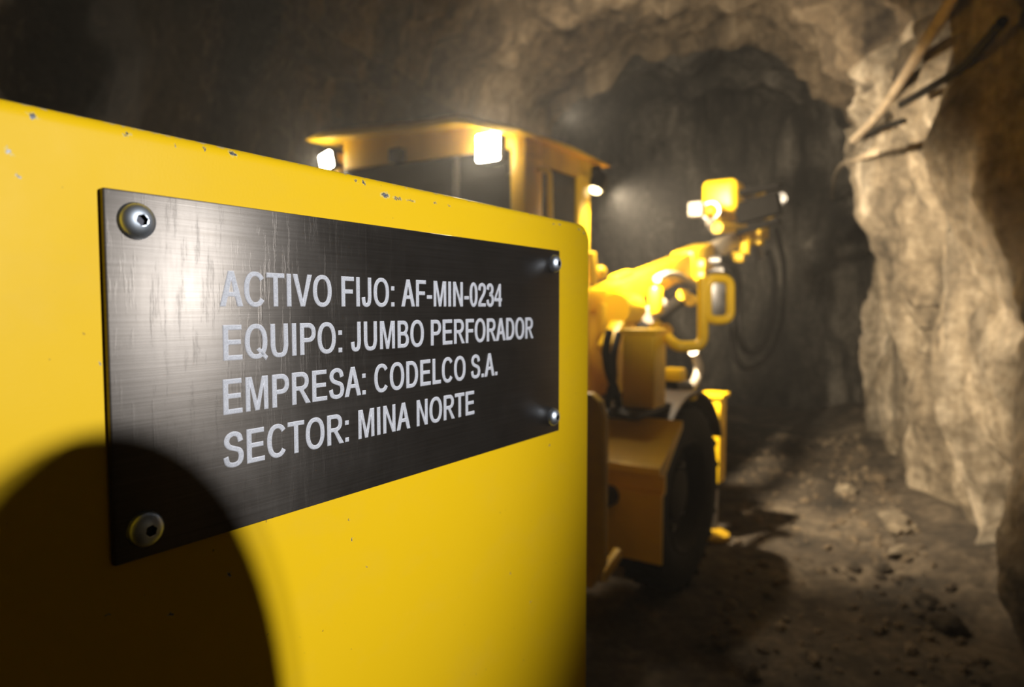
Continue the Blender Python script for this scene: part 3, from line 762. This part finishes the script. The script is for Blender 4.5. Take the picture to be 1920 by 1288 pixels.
# boom pedestal, swing gear, lift cylinder
part(MB().box((BV, 4.12, 1.40), (0.30, 0.30, 0.60), bevel=0.03), 'boom_pedestal', M['amber'])
c = mj(1168, 580, v=-1.86)
mb = MB().cyl(c - Vector((.0, .13, 0)), c + Vector((0.0, .13, 0)), .105); mb.cyl(c + Vector((.05, -.1, -.01)), c + Vector((.05, .16, -.01)), .05); part(mb, 'swing_motor', M['yellow'])
part(MB().cyl(mj(1183, 575, v=-1.8), mj(1200, 582, v=-1.8), .045), 'swing_shaft', M['amber'])
part(MB().beam(mj(1128, 570, v=-1.9), mj(1130, 640, v=-1.9), .05, .07, .01), 'pedestal_strut', M['yellow'])
part(MB().beam(mj(1162, 612, v=-1.75), mj(1136, 660, v=-1.75), .10, .11, .02), 'link_arm', M['yellow'])
c = mj(1230, 556, v=-1.75); part(MB().lathe(c - Vector((0, 0, .115)), (0, 0, 1), [(0, 0), (.04, 0), (.05, .02), (.05, .16), (.04, .18), (0, .185)], 28), 'accumulator', M['yellow'])
part(MB().tube(spline([mj(1232, 523, v=-1.75), mj(1250, 515, v=-1.75), mj(1272, 517, v=-1.8), mj(1290, 528, v=-1.85), mj(1305, 540, v=-1.9)]), .026), 'steel_hose', M['dullsteel'])
part(MB().cyl(mj(1216, 592, v=-1.8), mj(1240, 572, v=-1.8), .055), 'lift_ram_end', M['dullsteel'])
part(MB().cyl(mj(1205, 612, v=-1.9), mj(1300, 545, v=-1.95), .06), 'lift_cylinder', M['black'])
for (px, py, r) in ((1291, 563, .05), (1277, 553, .045), (1241, 621, .055), (1225, 612, .045)):
    c = mj(px, py, v=-1.8); part(MB().lathe(c + Vector((0, .07, 0)), (.2, -1, 0), [(0, 0), (r, 0), (r, .08), (r * .8, .1), (0, .1)], 24), 'hydraulic_port', M['yellow'])
# valve and ball at the left end of the boom
c = mj(1110, 500, v=-1.9)
part(MB().beam(mj(1109, 472, v=-1.9), mj(1113, 535, v=-1.9), .045, .055, .012), 'valve_lever', M['yellow'])
mb = MB(); bmesh.ops.create_uvsphere(mb.bm, u_segments=24, v_segments=16, radius=.045, matrix=Matrix.Translation(mj(1125, 511, v=-1.9))); part(mb, 'lever_knob', M['yellow'])
# collar fittings and boom underside
for (px, py, s) in ((1313, 497, .10), (1313, 517, .09)):
    part(MB().box(mj(px, py, v=BV + .12), (s, s, s), bevel=.02), 'collar_fitting', M['yellow'])
for (px, py) in ((1332, 488), (1338, 507)):
    c = mj(px, py, v=BV + .1); part(MB().cyl(c - Vector((.07, 0, 0)), c + Vector((.07, .05, 0)), .038), 'hose_fitting', M['steel'])
part(MB().box(mj(1293, 510, v=BV), (.14, .3, .2), bevel=.02), 'collar_web', M['amber'])
# hoses
def hose(name, pts, v, r, m='rubber'): part(MB().tube(spline([mj(x, y, v=v + dv) for x, y, dv in pts], 10), r), name, M[m])
hose('hydraulic_hose', [(1345, 484, .1), (1365, 490, .1), (1378, 505, .1), (1384, 540, .12), (1384, 600, .14), (1392, 648, .14), (1412, 660, .14), (1436, 640, .14), (1448, 590, .1), (1452, 520, .05), (1440, 470, 0)], BV, .04)
hose('hydraulic_hose', [(1340, 495, .1), (1356, 508, .1), (1368, 530, .1), (1372, 600, .12), (1378, 665, .14), (1400, 690, .16), (1440, 668, .14), (1466, 600, .12), (1470, 500, .1), (1455, 430, .1)], BV, .03)
hose('hydraulic_hose', [(1142, 622, 0), (1136, 660, .02), (1142, 700, .03), (1155, 735, 0), (1160, 765, 0)], -1.55, .022)
hose('hydraulic_hose', [(1160, 625, 0), (1150, 670, .02), (1150, 710, .02), (1140, 750, 0), (1140, 775, 0)], -1.58, .02)
hose('hydraulic_hose', [(1300, 660, 0), (1310, 690, 0), (1300, 720, 0), (1278, 735, 0)], -1.5, .03, 'dullsteel')
part(MB().box(mj(1265, 702, v=-1.45), (.12, .1, .08), bevel=.015), 'lifting_lug', M['yellow'])
part(MB().cyl(mj(1255, 728, v=-1.5), mj(1285, 728, v=-1.5), .055), 'roller', M['black'])
part(MB().box(mj(1290, 742, v=-1.4), (.1, .08, .05), bevel=.01), 'mounting_pad', M['yellow'])
# mirror on its bent arm
MV = 3.60
def mp(px, py): return mj(px, py, y=MV)
arm = part(MB().tube(fillet([mj(1250, 632, y=3.66), mp(1268, 650), mp(1318, 650), mp(1318, 520)], 0.085, 8), 0.029), 'mirror_arm', M['yellow'])
mroot = empty('mirror', mp(1350, 560) - JO); mroot.parent = jr
pts = [mp(1326, 522), mp(1369, 522), mp(1369, 600), mp(1326, 600)]
mc = sum(pts, Vector()) / 4
MB().tube(fillet(pts, 0.05, 6, True), 0.025, closed=True).build('mirror_frame', M['yellow'], mroot, mp(1350, 560))
ex, ez = (pts[1] - pts[0]).normalized(), Vector((0, 0, 1)); ey = ez.cross(ex)
Rm = Matrix((ex, ey, ez)).transposed()
MB().box(mc, ((pts[1] - pts[0]).length, .008, (pts[0] - pts[3]).length), Rm, bevel=.002).build('mirror_glass', M['mirror'], mroot, mp(1350, 560))
MB().box(mc + ey * .02, ((pts[1] - pts[0]).length, .026, (pts[0] - pts[3]).length), Rm, bevel=.01).build('mirror_back', M['black'], mroot, mp(1350, 560))

# ------------------------------------------------------------------ pipes and black tubes on the right wall
from mathutils.bvhtree import BVHTree
BV_ = []
for nm in ('wall_right', 'ceiling', 'wall_back'):
    me_ = bpy.data.objects[nm].data
    BV_.append(BVHTree.FromPolygons([v.co.copy() for v in me_.vertices], [tuple(p.vertices) for p in me_.polygons]))
def wallpt(px, py, off=0.08):               # point on the rock face seen there, pulled off the rock
    d = ray(px, py).normalized(); o = Vector((0, 0, CAMZ)); best = None
    for t_ in BV_:
        h = t_.ray_cast(o, d)
        if h[0] is not None and (best is None or h[3] < best): best = h[3]
    return (best or 9.0)
def tube_thing(name, pix, r, mat, label, cat, off=0.08, group=None):
    D = [wallpt(x, y) for x, y in pix]; n = len(D); ii = [i - (n - 1) / 2 for i in range(n)]; mD = sum(D) / n
    sl = sum(i * (d_ - mD) for i, d_ in zip(ii, D)) / sum(i * i for i in ii)
    low = min(d_ - (mD + sl * i) for i, d_ in zip(ii, D))
    P = [Vector((0, 0, CAMZ)) + ray(x, y).normalized() * (mD + sl * i + low - off * .6) for (x, y), i in zip(pix, ii)]; c = P[0].copy()
    o = MB().tube(spline([p - c for p in P], 10), r).build(name, M[mat]); o.location = c
    tag(o, label, cat, group); return o
tube_thing('steel_pipe', [(1800, -30), (1768, 30), (1722, 100), (1672, 180), (1640, 222), (1600, 262)], 0.034, 'pipe', 'dusty brown pipe slanting down the upper right rock wall', 'pipe', 0.10)
tube_thing('black_tube', [(1880, 40), (1835, 95), (1800, 130), (1752, 160), (1690, 196)], 0.024, 'rubber', 'thick black tube at upper right beside the slanting brown pipe', 'cable', 0.12)  # black tube drawn along a dark bar on the rock
tube_thing('short_black_tube', [(1690, 228), (1655, 238), (1625, 256)], 0.022, 'rubber', 'short black tube just under the foot of the slanting pipe', 'cable', 0.10)  # second dark bar on the rock, drawn the same way
tube_thing('drain_hose', [(1640, 285), (1610, 298), (1580, 308), (1566, 330), (1560, 372)], 0.026, 'pipe', 'brown hose hanging in a bend from the right wall below the pipe', 'hose', 0.06)

# ------------------------------------------------------------------ loose rocks on the floor
def rock(px, py, size, label, seed, mat='rockpale', sq=(1, 1, .65)):
    p = at(px, py, z=0.0); z = floor_at(p.x, p.y)
    mb = MB(); bmesh.ops.create_icosphere(mb.bm, subdivisions=4, radius=1)
    for v in mb.bm.verts:
        n_ = v.co.copy(); d = 1 + .35 * noise.noise(n_ * 1.1 + Vector((seed, 0, 0))) + .12 * noise.noise(n_ * 3 + Vector((0, seed, 0)))
        vo = noise.voronoi(n_ * 1.3 + Vector((seed, seed, 0)))[0]; d -= .2 * (0.4 - min(.6, vo[1] - vo[0]))
        v.co = Vector((n_.x * sq[0], n_.y * sq[1], n_.z * sq[2])) * d * size
    o = mb.build('rock', M[mat]); o.location = (p.x, p.y, z + size * sq[2] * .55); o.rotation_euler = (0, 0, seed)
    tag(o, label, 'rock', 'loose rocks by the right wall'); return o
rock(1682, 1000, .15, 'largest pale loose rock on the floor at the foot of the bright wall', 1.3, sq=(1.3, .8, .6))
rock(1690, 1052, .085, 'fist sized pale rock just in front of the largest loose rock', 2.1)
rock(1655, 1072, .06, 'small brown rock left of and below the largest loose rock', 3.7, 'dirt')
rock(1600, 1068, .05, 'small brown stone on the lit floor left of the rock cluster', 4.2, 'dirt')
rock(1585, 930, .09, 'pale stone on the lit floor behind the largest loose rock', 5.2)
rock(1645, 905, .10, 'grey stone against the far foot of the bright wall', 6.4, 'rock')
rock(1735, 1140, .07, 'dark stone in the shade nearer than the rock cluster', 7.9, 'dirt')
rock(1780, 1185, .09, 'dark reddish stone on the shaded floor at lower right', 8.8, 'dirt')
# scattered gravel
mb = MB(); rng = random.Random(3)
for k in range(900):
    r = rng.uniform(-0.35, 0.95) if k % 3 else rng.uniform(.5, 0.95); t = rng.uniform(2.0, 9.5); q = TR * r + TT * t
    s = .008 + .03 * rng.random() ** 3
    Mx = Matrix.Translation((q.x, q.y, floor_h(r, t) + s * .3)) @ Matrix.Rotation(rng.random() * 6, 4, 'Z') @ Matrix.Rotation(rng.random() * 3, 4, 'X') @ Matrix.Diagonal((s * 1.3, s, s * .8, 1))
    bmesh.ops.create_icosphere(mb.bm, subdivisions=1, radius=1, matrix=Mx)
gv = mb.build('gravel', M['rock'], smooth=0); tag(gv, 'fine loose gravel scattered over the dirt floor', 'gravel', None, 'stuff')

# ------------------------------------------------------------------ unseen round-topped form added right of the camera to cast the housing's shadow
pc = pan(0.2295, 0.45, 0); ztop = CAMZ + 0.065
mb = MB().lathe((0, 0, 0), (0, 0, 1), [(0, 0), (.13, 0), (.13, .015), (.064, .02), (.064, ztop - .13)] + [(.064 * cos(radians(a)), ztop - .13 + .13 * sin(radians(a))) for a in range(6, 90, 6)] + [(0, ztop)], 40)
po = mb.build('shadow_caster', M['dullsteel']); po.location = (pc.x, pc.y, floor_at(pc.x, pc.y))
tag(po, 'unseen round topped form added beside the camera to shade the lower left of the housing', 'post')

# ------------------------------------------------------------------ dusty air
g = NT('dusty_air'); g.t.nodes.remove(g.b)
vs = g.n('ShaderNodeVolumeScatter'); vs.inputs['Color'].default_value = (0.95, 0.9, 0.83, 1); vs.inputs['Density'].default_value = 0.011; vs.inputs['Anisotropy'].default_value = 0.55
g.l(vs.outputs[0], g.out.inputs['Volume'])
q = TR * (-1.0) + TT * 5.0
hz_ = MB().box((0, 0, 0), (7.6, 17.6, 6.4)).build('haze', g.m, smooth=0); hz_.location = (q.x, q.y, 2.9); hz_.rotation_euler = (0, 0, -TY)
tag(hz_, 'thin dusty haze glowing around the lamps in the tunnel', 'haze', None, 'stuff')
